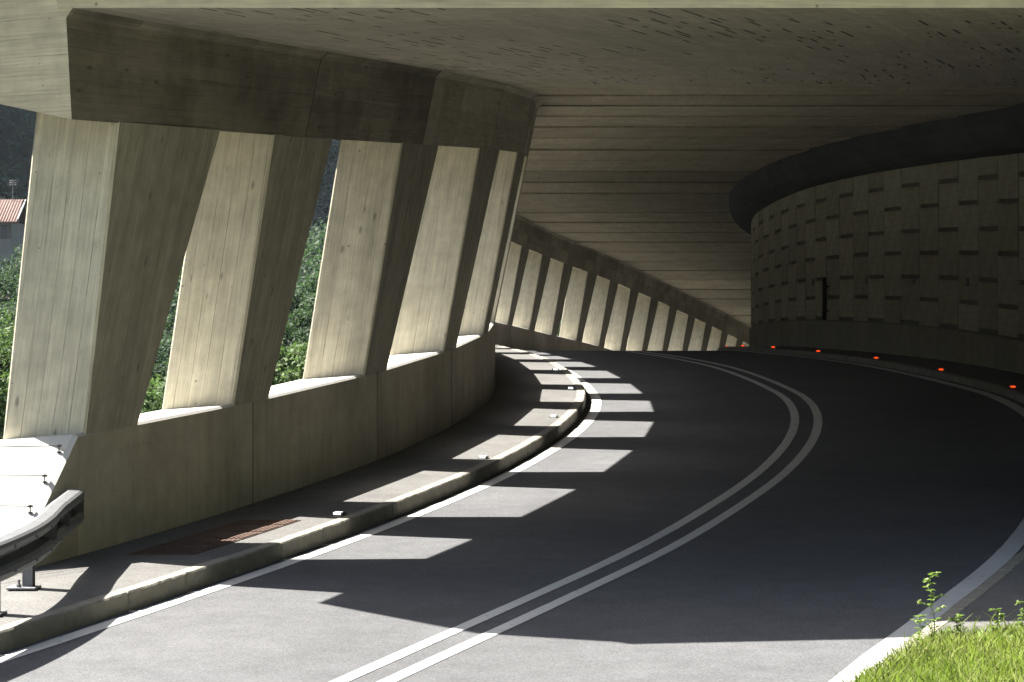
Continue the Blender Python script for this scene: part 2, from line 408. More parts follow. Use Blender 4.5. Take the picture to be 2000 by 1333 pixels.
# ------------------------------------------------------------------ road, pavements, markings
def frange(a, b, s):
    n = max(1, int(round((b-a)/s))); return [a+(b-a)*i/n for i in range(n+1)]
def strip(name, Ys, offs, mat, zf, parent=None, kind=None):
    """sheet laid along the road; offs: offsets from the valley wall (or functions of Y); zf(X, Y) height"""
    verts, faces = [], []
    n = len(offs)
    for Y in Ys:
        for o in offs:
            X = o(Y) if callable(o) else XL(Y)+o
            verts.append((X, Y, zf(X, Y)))
    for i in range(len(Ys)-1):
        for j in range(n-1):
            a = i*n+j; faces.append((a, a+1, a+n+1, a+n))
    ob = mesh_obj(name, verts, faces, mat, parent)
    if kind: ob['kind'] = kind
    return ob
RY = frange(-14, 150, .5)
road = strip('road', RY, [(lambda Y, k=k: XL(Y)+KERB_L-.12+k*(KERB_R(Y)+.24-KERB_L)/8) for k in range(9)], M['road'], zroad, kind='structure')
def skirt(Y): return XL(Y)
walk_z = lambda X, Y: ZR(Y)+.15
pl = strip('left_pavement', frange(12, 150, .5), [lambda Y: XL(Y)-(.9 if Y < 21 else -.0), KERB_L*.45, KERB_L-.13], M['walk'], walk_z, kind='structure')
def rwalk_z(X, Y): return zroad(XL(Y)+KERB_R(Y), Y)+.11+.01*(X-XL(Y)-KERB_R(Y))
pr = strip('right_pavement', frange(16.2, 150, .5), [lambda Y: XL(Y)+KERB_R(Y)+.12, lambda Y: (XL(Y)+KERB_R(Y)+XR(Y))/2, lambda Y: XR(Y)+.1], M['walk'], rwalk_z, kind='structure')
def line(name, label, off, w, Ya, Yb, edgy=.002):
    verts, faces = [], []
    Ys = frange(Ya, Yb, .25)
    for i, Y in enumerate(Ys):
        c = math.sqrt(1+slope_x(Y)**2)
        j1 = edgy*(random.random()-.5)*2; j2 = edgy*(random.random()-.5)*2
        for s, j in ((-w/2, j1), (w/2, j2)):
            X = XL(Y)+(off(Y) if callable(off) else off)+s*c+j; verts.append((X, Y, zroad(X, Y)+.005))
    for i in range(len(Ys)-1): faces.append((2*i, 2*i+1, 2*i+3, 2*i+2))
    o = mesh_obj(name, verts, faces, M['paint'])
    return tag(o, label, 'road marking')
line('edge_line', 'solid white edge line beside the raised pavement under the columns', LINE_L, .16, -10, 148, .003)
line('centre_line', 'solid white centre line, the one of the pair on the column side', lambda Y: LINE_C(Y)-.17, .125, -10, 148)
line('centre_line', 'solid white centre line, the one of the pair on the panelled wall side', lambda Y: LINE_C(Y)+.17, .125, -10, 148)
line('edge_line', 'broad white edge line running past the grass and along the panelled wall', LINE_R, .19, -10, 148, .003)

# kerbs: one stone after another
def kerb(name, label, off, Ya, Yb, w, h, zf, step=1.0):
    of = off if callable(off) else (lambda Y: off)
    root = empty(name, (XL(Ya)+of(Ya), Ya, ZR(Ya))); tag(root, label, 'kerb')
    metas = []
    for v in range(4):
        bm = bmesh.new(); box_bm(bm, (0, 0, -.15+.0), (w, step-.012, h+.3), .014)
        bmesh.ops.subdivide_edges(bm, edges=[e for e in bm.edges if abs(e.verts[0].co.y-e.verts[1].co.y) > .5], cuts=14)
        for vv in bm.verts:
            nz = mnoise.noise(Vector((vv.co.x*6+v*9, vv.co.y*7+v*3, vv.co.z*5))); n3 = mnoise.noise(Vector((vv.co.x*9+v*5, vv.co.y*23, 4)))
            vv.co.x += nz*.008+n3*.006
            if vv.co.z > -.1: vv.co.z += nz*.005+n3*.006
        me = bpy.data.meshes.new('kerb_stone'); bm.to_mesh(me); bm.free(); me.materials.append(M['kerb']); metas.append(me)
    Y = Ya; k = 0
    while Y < Yb:
        s = slope_x(Y); dy = step/math.sqrt(1+s*s)
        a = Vector((XL(Y)+of(Y), Y, 0)); b = Vector((XL(Y+dy)+of(Y+dy), Y+dy, 0))
        a.z = zf(a.x, a.y); b.z = zf(b.x, b.y)
        o = bpy.data.objects.new('kerb_stone', metas[k % 4]); COL.objects.link(o); o.parent = root
        d = (b-a).normalized(); xax = Vector((d.y, -d.x, 0)).normalized(); zax = xax.cross(d)
        Mt = Matrix((xax, d, zax)).transposed().to_4x4(); Mt.translation = (a+b)/2 + Vector((random.uniform(-.004, .004), 0, random.uniform(-.003, .003)))
        o.matrix_parent_inverse = Matrix.Translation(root.location).inverted(); o.matrix_basis = Mt
        Y += dy; k += 1
    return root
# kerb stone origin: its top face sits h/2 above the local zero
kerb('left_kerb', 'rough pale concrete kerb edging the raised pavement under the columns', KERB_L-.07, 11.3, 82, .15, .02, lambda X, Y: ZR(Y)+.15-.002)
kerb('right_kerb', 'dark low concrete kerb at the foot of the panelled wall', lambda Y: KERB_R(Y)+.06, 14.6, 84, .13, .02, lambda X, Y: zroad(X, Y)+.105)

# ------------------------------------------------------------------ the gallery
G = empty('roadside_gallery', (XL(21), 21, ZR(21)))
tag(G, 'curved open-sided concrete road gallery with leaning columns and ribbed ceiling', 'gallery')
H_SILL, H_BEAM, H_CEIL = 1.25, 4.05, 4.965
cols = [21.5, 24.56, 28.46, 32.36, 36.06, 39.66]
while cols[-1] < 146: cols.append(cols[-1]+4.02)
joints = [None]+cols[1:]
def portal_Y(h):
    if h <= H_CEIL: return 19.70-.43*(h-H_BEAM)/(H_CEIL-H_BEAM)
    return 19.27-.65*(h-H_CEIL)/1.5
# columns: two halves with a recessed joint between them
for k, c in enumerate(cols):
    tb, tt = (.50, 1.0) if k == 0 else (.46, .80)
    bz = ZR(c)
    o0 = Vector((XL(c)-.4, c, bz+H_SILL))
    bm = bmesh.new()
    halves = [(-1, 1, 0, 0)] if k == 0 else [(-1, 0, -.005, 0), (0, 1, .005, 0), (-.08, .08, 0, .003)]
    for a, b, gp, ins in halves:
        vs = []
        for lev in (0, 1):
            for s, side in ((a, 0), (a, 1), (b, 1), (b, 0)):
                h = 1.08 if lev == 0 else (4.062, 4.235)[side]
                f = (h-H_SILL)/(H_BEAM-H_SILL)
                half = tb+(tt-tb)*f
                Y = c+s*half+(gp if s == 0 else 0)
                xin = XL(Y)-.012+.2*(h-H_SILL)
                X = xin-ins if side == 0 else xin-.75+ins
                vs.append(bm.verts.new(Vector((X, Y, ZR(c)+(ZR(Y)-ZR(c))+h))-o0))
        f = [(0, 1, 2, 3), (7, 6, 5, 4), (0, 4, 5, 1), (1, 5, 6, 2), (2, 6, 7, 3), (3, 7, 4, 0)]
        for q in f:
            fc = bm.faces.new([vs[i] for i in q])
            if ins: fc.material_index = 1
    bmesh.ops.recalc_face_normals(bm, faces=bm.faces)
    es = [e for e in bm.edges if abs((e.verts[0].co-e.verts[1].co).z) > 2 and min(abs(v.co.y) for v in e.verts) > .2]
    bmesh.ops.bevel(bm, geom=es, offset=.02, segments=1, affect='EDGES')
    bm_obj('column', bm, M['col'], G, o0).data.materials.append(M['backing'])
# beams, parapets, ceiling slabs: one per bay
def seg_ys(a, b, n=4): return [a+(b-a)*i/n for i in range(n+1)]
BEAM = [(.56, H_BEAM), (.725, 4.885), (.80, H_CEIL), (.80, 5.92), (-.68, 5.92), (-.68, 4.28)]
JC = .011
cs = [i in (1, 2, 3, 5, 9, 12, 17, 21, 24) for i in range(len(cols)+1)]
for k in range(len(cols)-1):
    a = joints[k]; b = joints[k+1]
    mid_par = k == 0
    rings = []
    nseg = 1
    for i in range(nseg+1):
        r = []
        for (off, h) in BEAM:
            top = 6.52 if (k == 0 and h > 5.5) else h
            a0 = portal_Y(top)+.48*(.56-min(off, .56)) if k == 0 else a
            Y = a0+(b-a0)*i/nseg
            r.append((XL(Y)+off, Y, ZR(Y)+top))
        rings.append(r)
    def chamfer(rings, prof_idx, ends):
        # pull a thin V groove into the visible faces at bay joints
        out = list(rings)
        return out
    # V groove: an extra ring close to each joint, the joint ring itself shrunk back
    def groove(rings, vec, both):
        res = []
        for i, r in enumerate(rings):
            if i == 0 and both:
                res.append([tuple(Vector(p)+Vector(v)) for p, v in zip(r, vec)])
                res.append([(p[0]+(q[0]-p[0])*JC/max(1e-6, q[1]-p[1]), p[1]+JC, p[2]+(q[2]-p[2])*JC/max(1e-6, q[1]-p[1])) for p, q in zip(r, rings[1])])
            elif i == len(rings)-1:
                q0 = rings[i-1]
                res.append([(p[0]+(q[0]-p[0])*JC/max(1e-6, p[1]-q[1]), p[1]-JC, p[2]+(q[2]-p[2])*JC/max(1e-6, p[1]-q[1])) for p, q in zip(r, q0)])
                res.append([tuple(Vector(p)+Vector(v)) for p, v in zip(r, vec)])
            else: res.append(r)
        return res
    gv = [(-.01, 0, .01), (-.012, 0, .0), (-.01, 0, .012), (0, 0, 0), (0, 0, 0), (0, 0, .025)]
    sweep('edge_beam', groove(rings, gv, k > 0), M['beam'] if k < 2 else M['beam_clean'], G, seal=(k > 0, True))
    # ceiling slab
    nseg = 5
    rings = []
    for i in range(nseg+1):
        r = []
        hb = 6.52 if k == 0 else 5.92
        for side, h in ((0, H_CEIL), (1, H_CEIL), (1, hb), (0, hb)):
            a0 = portal_Y(h) if k == 0 else a
            Y = a0+(b-a0)*i/nseg
            X = XL(Y)+.68 if side == 0 else XR(Y)+.45
            r.append((X, Y, ZR(Y)+h))
        rings.append(r)
    gv = [(0, 0, .012), (0, 0, .012), (0, 0, 0), (0, 0, 0)]
    JC = random.choice((.005, .007, .010, .016)); dz = random.uniform(-.02, .02) if k > 3 else 0
    rings = [[(p[0], p[1], p[2]+((dz+(i_/nseg-.5)*.03*(k > 3)) if q < 2 else 0)) for q, p in enumerate(r)] for i_, r in enumerate(rings)]
    o = sweep('ceiling_slab', groove(rings, gv, k > 0), M['ceil'] if k < 3 else M['ceil_far'], G, seal=(k > 0 and cs[k], cs[k+1])); JC = .011
    ul = o.data.uv_layers[0]      # boards run along the road: measure across them from the wall
    for p in o.data.polygons:
        for li, vi in zip(p.loop_indices, p.vertices):
            v = o.data.vertices[vi].co; ul.data[li].uv = (v.x-XL(v.y), v.y)
    if k == 0:
        o.data.materials.append(M['front'])
        for p in o.data.polygons:
            if p.normal.y < -.6 and p.center.y < 21: p.material_index = 2
    # parapet
    ap = 20.86 if k == 0 else a
    PAR = [(.0, .10), (.0, 1.225), (-.028, 1.25), (-.80, 1.18), (-.86, 1.12), (-.86, -1.2), (-.3, -1.2)]
    rings = [[(XL(Y)+off, Y, ZR(Y)+h) for off, h in PAR] for Y in seg_ys(ap, b, 1)]
    gv = [(-.01, 0, 0), (-.01, 0, -.005), (-.01, 0, -.01), (0, 0, -.01), (0, 0, 0), (0, 0, 0), (0, 0, 0)]
    pa = sweep('parapet', groove(rings, gv, k > 0), M['par'], G, seal=(k > 0, True))
    pa.data.materials.append(M['wing'])
    for p in pa.data.polygons:
        if p.normal.z > .5 and p.material_index == 0: p.material_index = 2
# portal beam face uses the front material
for o in [o for o in COL.objects if o.name.split('.')[0] == 'edge_beam'][:1]:
    o.data.materials.append(M['front'])
    for p in o.data.polygons:
        if p.normal.y < -.6 and p.center.y < 21: p.material_index = 2

# mountain-side wall: backing, plinth, haunch, panels
WY = frange(19.7, 149, 1.0)
rw = sweep('panelled_wall', [[(XR(Y)+.07, Y, ZR(Y)-.3), (XR(Y)+.07, Y, ZR(Y)+5.0), (XR(Y)+.5, Y, ZR(Y)+5.0), (XR(Y)+.5, Y, ZR(Y)-.3)] for Y in WY], M['slot'], G)
def arc_pts(f, Ya, Yb, step):
    out = [Ya]; Y = Ya; acc = 0; px, py = f(Y), Y
    while Y < Yb:
        Y += .02; x = f(Y); acc += math.hypot(x-px, Y-py); px, py = x, Y
        if acc >= step: out.append(Y); acc -= step
    return out
P0, P1 = .82, 4.22
st = arc_pts(XR, 20.0, 148, 4.0)
for Ya, Yb in zip(st[:-1], st[1:]):
    sweep('plinth', [[(XR(Y)-.05, Y, ZR(Y)+.1), (XR(Y)-.05, Y, ZR(Y)+P0-.035), (XR(Y)-.02, Y, ZR(Y)+P0-.012), (XR(Y)+.06, Y, ZR(Y)+P0-.012), (XR(Y)+.06, Y, ZR(Y)+.1)]
                     for Y in seg_ys(Ya+.006, Yb-.006, 3)], M['plinth'], rw)
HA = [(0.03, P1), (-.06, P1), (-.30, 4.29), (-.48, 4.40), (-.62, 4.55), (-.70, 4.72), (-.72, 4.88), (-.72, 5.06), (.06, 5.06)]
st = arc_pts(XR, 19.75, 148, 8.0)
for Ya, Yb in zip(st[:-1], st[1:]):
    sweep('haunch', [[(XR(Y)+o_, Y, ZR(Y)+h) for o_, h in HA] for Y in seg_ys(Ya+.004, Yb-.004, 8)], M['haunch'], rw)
PH = P1-P0
def rows_for(i):
    r, y = [], 0.0
    slot = .078; pitch = .985
    first = .36 if i % 2 else .83
    r.append((0, first))
    y = first+slot
    while y < PH-.02:
        r.append((y, min(PH, y+pitch-slot))); y += pitch
    return r
st = arc_pts(XR, 26.0, 86, 1.36)
npan = 0
for i, (Ya, Yb) in enumerate(zip(st[:-1], st[1:])):
    for (d0, d1) in rows_for(i):
        if d1-d0 < .05: continue
        g = .018
        pts = []
        a = Vector((XR(Ya+g), Ya+g, 0)); b = Vector((XR(Yb-g), Yb-g, 0))
        org = (a+b)/2; org.z = ZR(org.y)+P1-(d0+d1)/2
        pr_ = random.uniform(-.008, .008)
        bm = bmesh.new(); vs = []
        nrm = Vector((-(b-a).y, (b-a).x, 0)).normalized()
        if nrm.x > 0: nrm = -nrm
        for p, zz in ((a, ZR(Ya)), (b, ZR(Yb))):
            for dd in (d0+.006, d1-.006):
                for t in (0.0, 1.0):
                    q = p + nrm*(-.06 if t == 0 else pr_); vs.append(bm.verts.new(Vector((q.x, q.y, zz+P1-dd))-org))
        for q in ((0, 1, 3, 2), (4, 6, 7, 5), (0, 4, 5, 1), (2, 3, 7, 6), (1, 5, 7, 3), (0, 2, 6, 4)): bm.faces.new([vs[j] for j in q])
        bmesh.ops.recalc_face_normals(bm, faces=bm.faces)
        bmesh.ops.bevel(bm, geom=list(bm.edges), offset=.008, segments=1, affect='EDGES')
        bm_obj('panel', bm, M['panel'], rw, org); npan += 1

# short black pipe and small brackets on the panelled wall
def wallpt(xpx, Yg=(40, 80)):
    best = min(frange(Yg[0], Yg[1], .05), key=lambda Y: abs(XR(Y)/Y*4500+1000-xpx)); return best
Yp = wallpt(1617)
bm = bmesh.new(); X = XR(Yp)-.09; tube_bm(bm, (X, Yp, ZR(Yp)+.83), (X, Yp, ZR(Yp)+1.86), .055, 12)
dp = bm_obj('drain_pipe', bm, M['black'], None, None, True); tag(dp, 'short black upright pipe fixed to the grey panelled wall', 'pipe')
for hh in (1.05, 1.65):
    bm = bmesh.new(); box_bm(bm, (X+.045, Yp, ZR(Yp)+hh), (.13, .16, .035), .004); bm_obj('clamp', bm, M['black'], dp)
for j, (px, bl) in enumerate(((1695, 'first one before the black pipe'), (1788, 'second one before the black pipe'), (1893, 'third one before the black pipe'), (1590, 'the one just beyond the black pipe'))):
    Yb = wallpt(px, (38, 70)); X = XR(Yb)
    bm = bmesh.new(); box_bm(bm, (X-.03, Yb, ZR(Yb)+1.78), (.05, .03, .15), .004); box_bm(bm, (X-.05, Yb, ZR(Yb)+1.715), (.09, .03, .02), .003)
    o = bm_obj('wall_bracket', bm, M['steel']); tag(o, 'tiny pale metal bracket on the panelled wall, '+bl, 'bracket', 'brackets along the panelled wall')

# roadside markers on both kerbs
def marker(loc, rz, mat, label, group):
    r = empty('road_marker', loc, 0); tag(r, label, 'road marker', group)
    R = Matrix.Rotation(rz, 3, 'Z')
    bm = bmesh.new(); box_bm(bm, Vector(loc)+Vector((0, 0, .018)), (.12, .10, .03), .006, R); bm_obj('housing', bm, M['kerb'], r)
    bm = bmesh.new(); box_bm(bm, Vector(loc)+R @ Vector((0, -.053, .020)), (.075, .012, .024), .002, R); box_bm(bm, Vector(loc)+Vector((0, 0, .031)), (.075, .05, .006), .002, R); bm_obj('lens', bm, mat, r)
ORD = 'first second third fourth fifth sixth seventh eighth ninth tenth'.split()
for k in range(5):
    Y = 23.65+5.0*k; X = XL(Y)+KERB_L-.24
    marker((X, Y, ZR(Y)+.151), -math.atan(slope_x(Y)), M['white_led'], 'white lit marker on the pavement edge, '+ORD[k]+' one past the rusty drain cover', 'white markers on the pavement edge')
for k in range(9):
    Y = 38.0+5.05*k; X = XL(Y)+KERB_R(Y)+.17
    nb = [38.0+5.05*j for j in range(9)]; before = [y for y in nb if y < Yp]
    lab = 'glowing red kerb marker, '+(ORD[len(before)-1-k]+' one before the black wall pipe' if Y < Yp else ORD[k-len(before)]+' one beyond the black wall pipe')
    marker((X, Y, zroad(XL(Y)+KERB_R(Y), Y)+.116), -math.atan(slope_x(Y)), M['red_led'], lab, 'red markers along the panelled wall')

# rusty cover in the pavement
bm = bmesh.new()
Ys = frange(20.9, 23.25, .47)
cover = empty('drain_cover', (XL(22)+.7, 22, ZR(22)+.15)); tag(cover, 'rusty brown iron drain cover set in the pavement', 'drain cover')
for Ya, Yb in zip(Ys[:-1], Ys[1:]):
    sl = (ZR(Yb)-ZR(Ya))
    bm = bmesh.new()
    for o_a, o_b in ((.42, 1.03),):
        vs = []
        for Y in (Ya+.012, Yb-.012):
            for off in (o_a, o_b):
                for dz in (-.02, .008): vs.append(bm.verts.new((XL(Y)+off, Y, ZR(Y)+.15+dz)))
        for q in ((0, 1, 3, 2), (4, 6, 7, 5), (0, 4, 5, 1), (2, 3, 7, 6), (1, 5, 7, 3), (0, 2, 6, 4)): bm.faces.new([vs[j] for j in q])
    # raised ribs along the plate
    for off in [.45+.045*i for i in range(13)]:
        vs = []
        for Y in (Ya+.05, Yb-.05):
            for dx in (0, .025):
                for dz in (.006, .016): vs.append(bm.verts.new((XL(Y)+off+dx, Y, ZR(Y)+.15+dz)))
        for q in ((0, 1, 3, 2), (4, 6, 7, 5), (0, 4, 5, 1), (2, 3, 7, 6), (1, 5, 7, 3), (0, 2, 6, 4)): bm.faces.new([vs[j] for j in q])
    bmesh.ops.recalc_face_normals(bm, faces=bm.faces)
    bm_obj('plate', bm, M['rust'], cover)

# ------------------------------------------------------------------ wing slab before the gallery, wires, guard rail
wing_root = empty('wing_wall', (XL(20.4)-1, 20.4, ZR(20.4))); tag(wing_root, 'bright sunlit sloping concrete wing slab at the end of the parapet', 'wing wall')
def wing_z(Y, d): return ZR(Y)+H_SILL-.001-(20.86-Y)*1.03 - .075*d
rings = []
for d in (0.0, .05, 1.5, 3.0, 7.0):
    Yt, Yb = 20.858, 19.70
    xs = lambda Y: XL(Y)-d
    zt = wing_z(Yt, d); zb = wing_z(Yb, d)
    e = .02 if d == 0 else 0
    rings.append([(xs(Yt), Yt, zt-e), (xs(Yb), Yb, zb-e), (xs(Yb), Yb, zb-2.2), (xs(Yt), Yt, zb-2.2)])
sl_ = sweep('slab', rings, M['wing'], wing_root)
sl_.data.materials.append(M['par'])
for p in sl_.data.polygons:
    if p.normal.x > .5: p.material_index = 1
# eye bolts with wires, strung to a fence post outside the slab
fr_root = empty('wire_fence', (-5.6, 17.2, ZR(17.2)+.1)); tag(fr_root, 'thin wire fence strung from small bolts on the sunlit wing slab', 'wire fence')
bolts = []
for k in range(5):
    Y = 20.72-.235*k; bx = XL(Y)-.10; bz = wing_z(Y, .1)
    bolts.append(Vector((bx, Y, bz+.06)))
    bm = bmesh.new(); tube_bm(bm, (bx, Y, bz-.02), (bx, Y, bz+.075), .007, 6); tube_bm(bm, (bx-.02, Y-.012, bz+.06), (bx+.02, Y+.012, bz+.06), .011, 6); tube_bm(bm, (bx, Y, bz), (bx, Y, bz+.012), .02, 8)
    bm_obj('eye_bolt', bm, M['wire'], fr_root)
post_tops = []
for k, (px_, py_) in enumerate(((-5.35, 19.3), (-5.05, 17.2), (-5.3, 15.0))):
    z0 = ZR(py_)+.12
    bm = bmesh.new(); tube_bm(bm, (px_, py_, z0-.3), (px_, py_, z0+1.25), .022, 8); bm_obj('post', bm, M['steel'], fr_root)
    post_tops.append((px_, py_, z0))
for k, b in enumerate(bolts):
    hgt = 1.15-.23*k
    pts = [b]+[Vector((p[0], p[1], p[2]+hgt)) for p in post_tops]
    bm = bmesh.new()
    for p, q in zip(pts[:-1], pts[1:]): tube_bm(bm, p, q, .005, 5)
    bm_obj('wire', bm, M['wire'], fr_root)
for k in range(26):                     # upright wires of the mesh between the posts
    t_ = k/25*2; i = min(1, int(t_)); f = t_-i
    p = Vector(post_tops[i]).lerp(Vector(post_tops[i+1]), f)
    bm = bmesh.new(); tube_bm(bm, p+Vector((0, 0, .1)), p+Vector((0, 0, 1.16)), .0035, 5); bm_obj('wire', bm, M['wire'], fr_root)

rail_path = spline([(13.0, -4.95), (15.0, -4.45), (16.5, -4.08), (17.4, -3.93), (18.2, -3.86), (18.9, -3.87), (19.6, -3.92), (20.6, -3.96)])
gr = empty('guard_rail', (rail_path(18), 18, ZR(18)+.15)); tag(gr, 'short galvanised steel guard rail ending against the concrete parapet', 'guard rail')
WP = [(-.02, .305), (.0, .32), (.02, .325), (.10, .315), (.125, .30), (.13, .27), (.125, .235), (.10, .21), (.02, .19), (.0, .175), (.0, .15), (.02, .135), (.09, .125), (.12, .105), (.13, .07), (.12, .035), (.09, .012), (.02, .0), (0, .01)]
def rail_ring(Y, grow=0.0):
    d = (rail_path(Y+.05)-rail_path(Y-.05))/.1; n = Vector((1, -d, 0)).normalized()
    zb = ZR(Y)+.15+.31
    outer = [Vector((rail_path(Y), Y, zb+h))+n*(o+grow) for o, h in WP]
    inner = [p-n*.005 for p in reversed(outer)]
    return [tuple(p) for p in outer+inner]
for i, (Ya, Yb) in enumerate(((13.2, 16.6), (16.5, 18.95), (18.85, 19.85), (19.75, 20.62))):
    sweep('rail_section', [rail_ring(Y, .004*(i % 2)) for Y in frange(Ya, Yb, .12)], M['steel'], gr)
for Y in (15.2, 16.3, 17.0, 17.55, 18.1, 18.65, 19.2, 19.75, 20.3):
    for h in (.155+.31, .06+.31, .25+.31):
        d = (rail_path(Y+.05)-rail_path(Y-.05))/.1; n = Vector((1, -d, 0)).normalized()
        off = .0 if h < .47 and h > .4 else .128
        p = Vector((rail_path(Y), Y, ZR(Y)+.15+h))+n*off
        bm = bmesh.new(); tube_bm(bm, p, p+n*.02, .013, 8); bm_obj('bolt', bm, M['steel'], gr)
for Y in (19.02, 17.78, 15.9, 14.2):
    X = rail_path(Y)-.15; z0 = ZR(Y)+.15
    bm = bmesh.new(); box_bm(bm, (X, Y, z0+.25), (.012, .11, .50), .002); box_bm(bm, (X+.04, Y-.05, z0+.25), (.08, .01, .50), .002); box_bm(bm, (X+.04, Y+.05, z0+.25), (.08, .01, .50), .002); box_bm(bm, (X+.11, Y, z0+.46), (.08, .07, .1), .003)
    po = bm_obj('post', bm, M['steel'], gr)
    bm = bmesh.new(); box_bm(bm, (X+.0, Y-.02, z0+.012), (.24, .24, .018), .003); bm_obj('base_plate', bm, M['steel'], po)
    bm = bmesh.new(); tube_bm(bm, (X-.02, Y-.11, z0+.02), (X-.02, Y-.11, z0+.085), .011, 6); tube_bm(bm, (X-.02, Y-.11, z0+.02), (X-.02, Y-.11, z0+.045), .022, 6); bm_obj('anchor_bolt', bm, M['steel'], po)

# ------------------------------------------------------------------ terrain
def smooth(a, b, x):
    t = min(1, max(0, (x-a)/(b-a))); return t*t*(3-2*t)
HN = Vector((.94, -.34)).normalized()
def hill_d(X, Y): return -(HN.x*X+HN.y*Y)-0          # distance towards the far valley side
HD = 122.0
def ground_z(X, Y):
    Yc = min(max(Y, -40), 160)
    d = XL(Yc)-1.0-X
    e = X-(XR(Yc)+1.0)
    z = ZR(Yc)-.75
    if Yc < 18: z = z-.1
    if d > 0:
        z += -min(d, 16)*.36 - smooth(16, 40, d)*1.5
    if Yc > 19 and e > 0: z += min(e*1.1, 90)
    elif e > 5: z += min((e-5)*1.8, 90)  # unseen slope beside the forecourt, set close and steep to cut sky light
    if Y > 60 and d > 20: z += smooth(60, 240, Y)*(18 + max(0, -ZR(Yc)-2))
    z += mnoise.noise(Vector((X*.05, Y*.05, 0)))*.6*smooth(3, 12, max(d, e, 0))
    h = hill_d(X, Y)-HD
    if h > 0: z += min(h*1.65, 78)
    return z
def axis(lo, hi, fine_lo, fine_hi, fs, cs):
    a = frange(lo, fine_lo, cs)[:-1]+frange(fine_lo, fine_hi, fs)[:-1]+frange(fine_hi, hi, cs)
    return a
gx = axis(-600, 600, -60, 40, 2.5, 28); gy = axis(-300, 900, -20, 180, 3.0, 28)
gv, gf = [], []
for y in gy:
    for x in gx: gv.append((x, y, min(ground_z(x, y), 160)))
nx = len(gx)
for j in range(len(gy)-1):
    for i in range(nx-1): gf.append((j*nx+i, j*nx+i+1, (j+1)*nx+i+1, (j+1)*nx+i))
ground = mesh_obj('ground', gv, gf, M['forest_floor'], smooth=True); ground['kind'] = 'structure'

# grassy bank right of the road
def bank_edge(Y): return XL(Y)+LINE_R(Y)+.11+(0 if Y < 14.5 else (Y-14.5)*.06)
def bank_z(X, Y):
    e = max(0, X-bank_edge(Y))
    t = smooth(0, 1.2, e)
    base = zroad(X if e == 0 else bank_edge(Y), Y)
    top = -1.65-.5*max(0, Y)/14.0 if Y > 0 else -1.65
    top = min(top, -1.62)
    end = smooth(16.9, 15.6, Y)
    return base+.01+(max(base+.12, top)-base)*t*end + .02*mnoise.noise(Vector((X*2, Y*2, 0)))*t + .10*end*smooth(0, .25, e)
bv, bf = [], []
bY = frange(-14, 16.9, .3); NB = 16
for Y in bY:
    for j in range(NB+1):
        X = bank_edge(Y)+(j/NB)**1.8*14
        bv.append((X, Y, bank_z(X, Y)))
for i in range(len(bY)-1):
    for j in range(NB): a = i*(NB+1)+j; bf.append((a, a+1, a+NB+2, a+NB+1))
gb = mesh_obj('grass_bank', bv, bf, M['soil'], smooth=True); gb['kind'] = 'structure'

def np_mesh(name, verts, quads, mat, parent=None, tri=False):
    me = bpy.data.meshes.new(name); k = 3 if tri else 4
    me.vertices.add(len(verts)); me.vertices.foreach_set('co', np.asarray(verts, dtype=np.float32).ravel())
    q = np.asarray(quads, dtype=np.int32); me.loops.add(q.size); me.loops.foreach_set('vertex_index', q.ravel())
    me.polygons.add(len(q)); me.polygons.foreach_set('loop_start', np.arange(0, q.size, k, dtype=np.int32)); me.polygons.foreach_set('loop_total', np.full(len(q), k, dtype=np.int32))
    me.update(calc_edges=True); me.materials.append(mat)
    o = bpy.data.objects.new(name, me); COL.objects.link(o)
    if parent: o.parent = parent; o.matrix_parent_inverse = Matrix.Translation(parent.location).inverted()
    return o
# grass blades: two bent quads each
blades_v, blades_q = [], []
n_bl = 0
while n_bl < 15000:
    Y = random.uniform(12.2, 16.75); e = random.random()**1.5*3.4
    X = bank_edge(Y)+e-.04
    if X/Y*4500 > 1120: continue
    z = bank_z(X, Y)-.01
    h = random.uniform(.05, .13)*(1+.5*mnoise.noise(Vector((X*3, Y*3, 5))))*(.6 if e < .1 else 1); w = random.uniform(.0035, .0075)
    if random.random() < .02: h *= 1.8
    a = random.uniform(0, 6.283); lean = random.uniform(.1, .9)*h; la = random.uniform(0, 6.283)
    dx, dy = math.cos(a)*w, math.sin(a)*w; lx, ly = math.cos(la)*lean, math.sin(la)*lean
    b = len(blades_v)
    blades_v += [(X-dx, Y-dy, z), (X+dx, Y+dy, z), (X+dx*.8+lx*.35, Y+dy*.8+ly*.35, z+h*.6), (X-dx*.8+lx*.35, Y-dy*.8+ly*.35, z+h*.6), (X+lx+dx*.1, Y+ly+dy*.1, z+h*.98), (X+lx-dx*.1, Y+ly-dy*.1, z+h*.98)]
    blades_q += [(b, b+1, b+2, b+3), (b+3, b+2, b+4, b+5)]
    n_bl += 1
gs = np_mesh('grass', blades_v, blades_q, M['grass']); tag(gs, 'sunlit short green grass beside the white edge line', 'grass', kind='stuff')
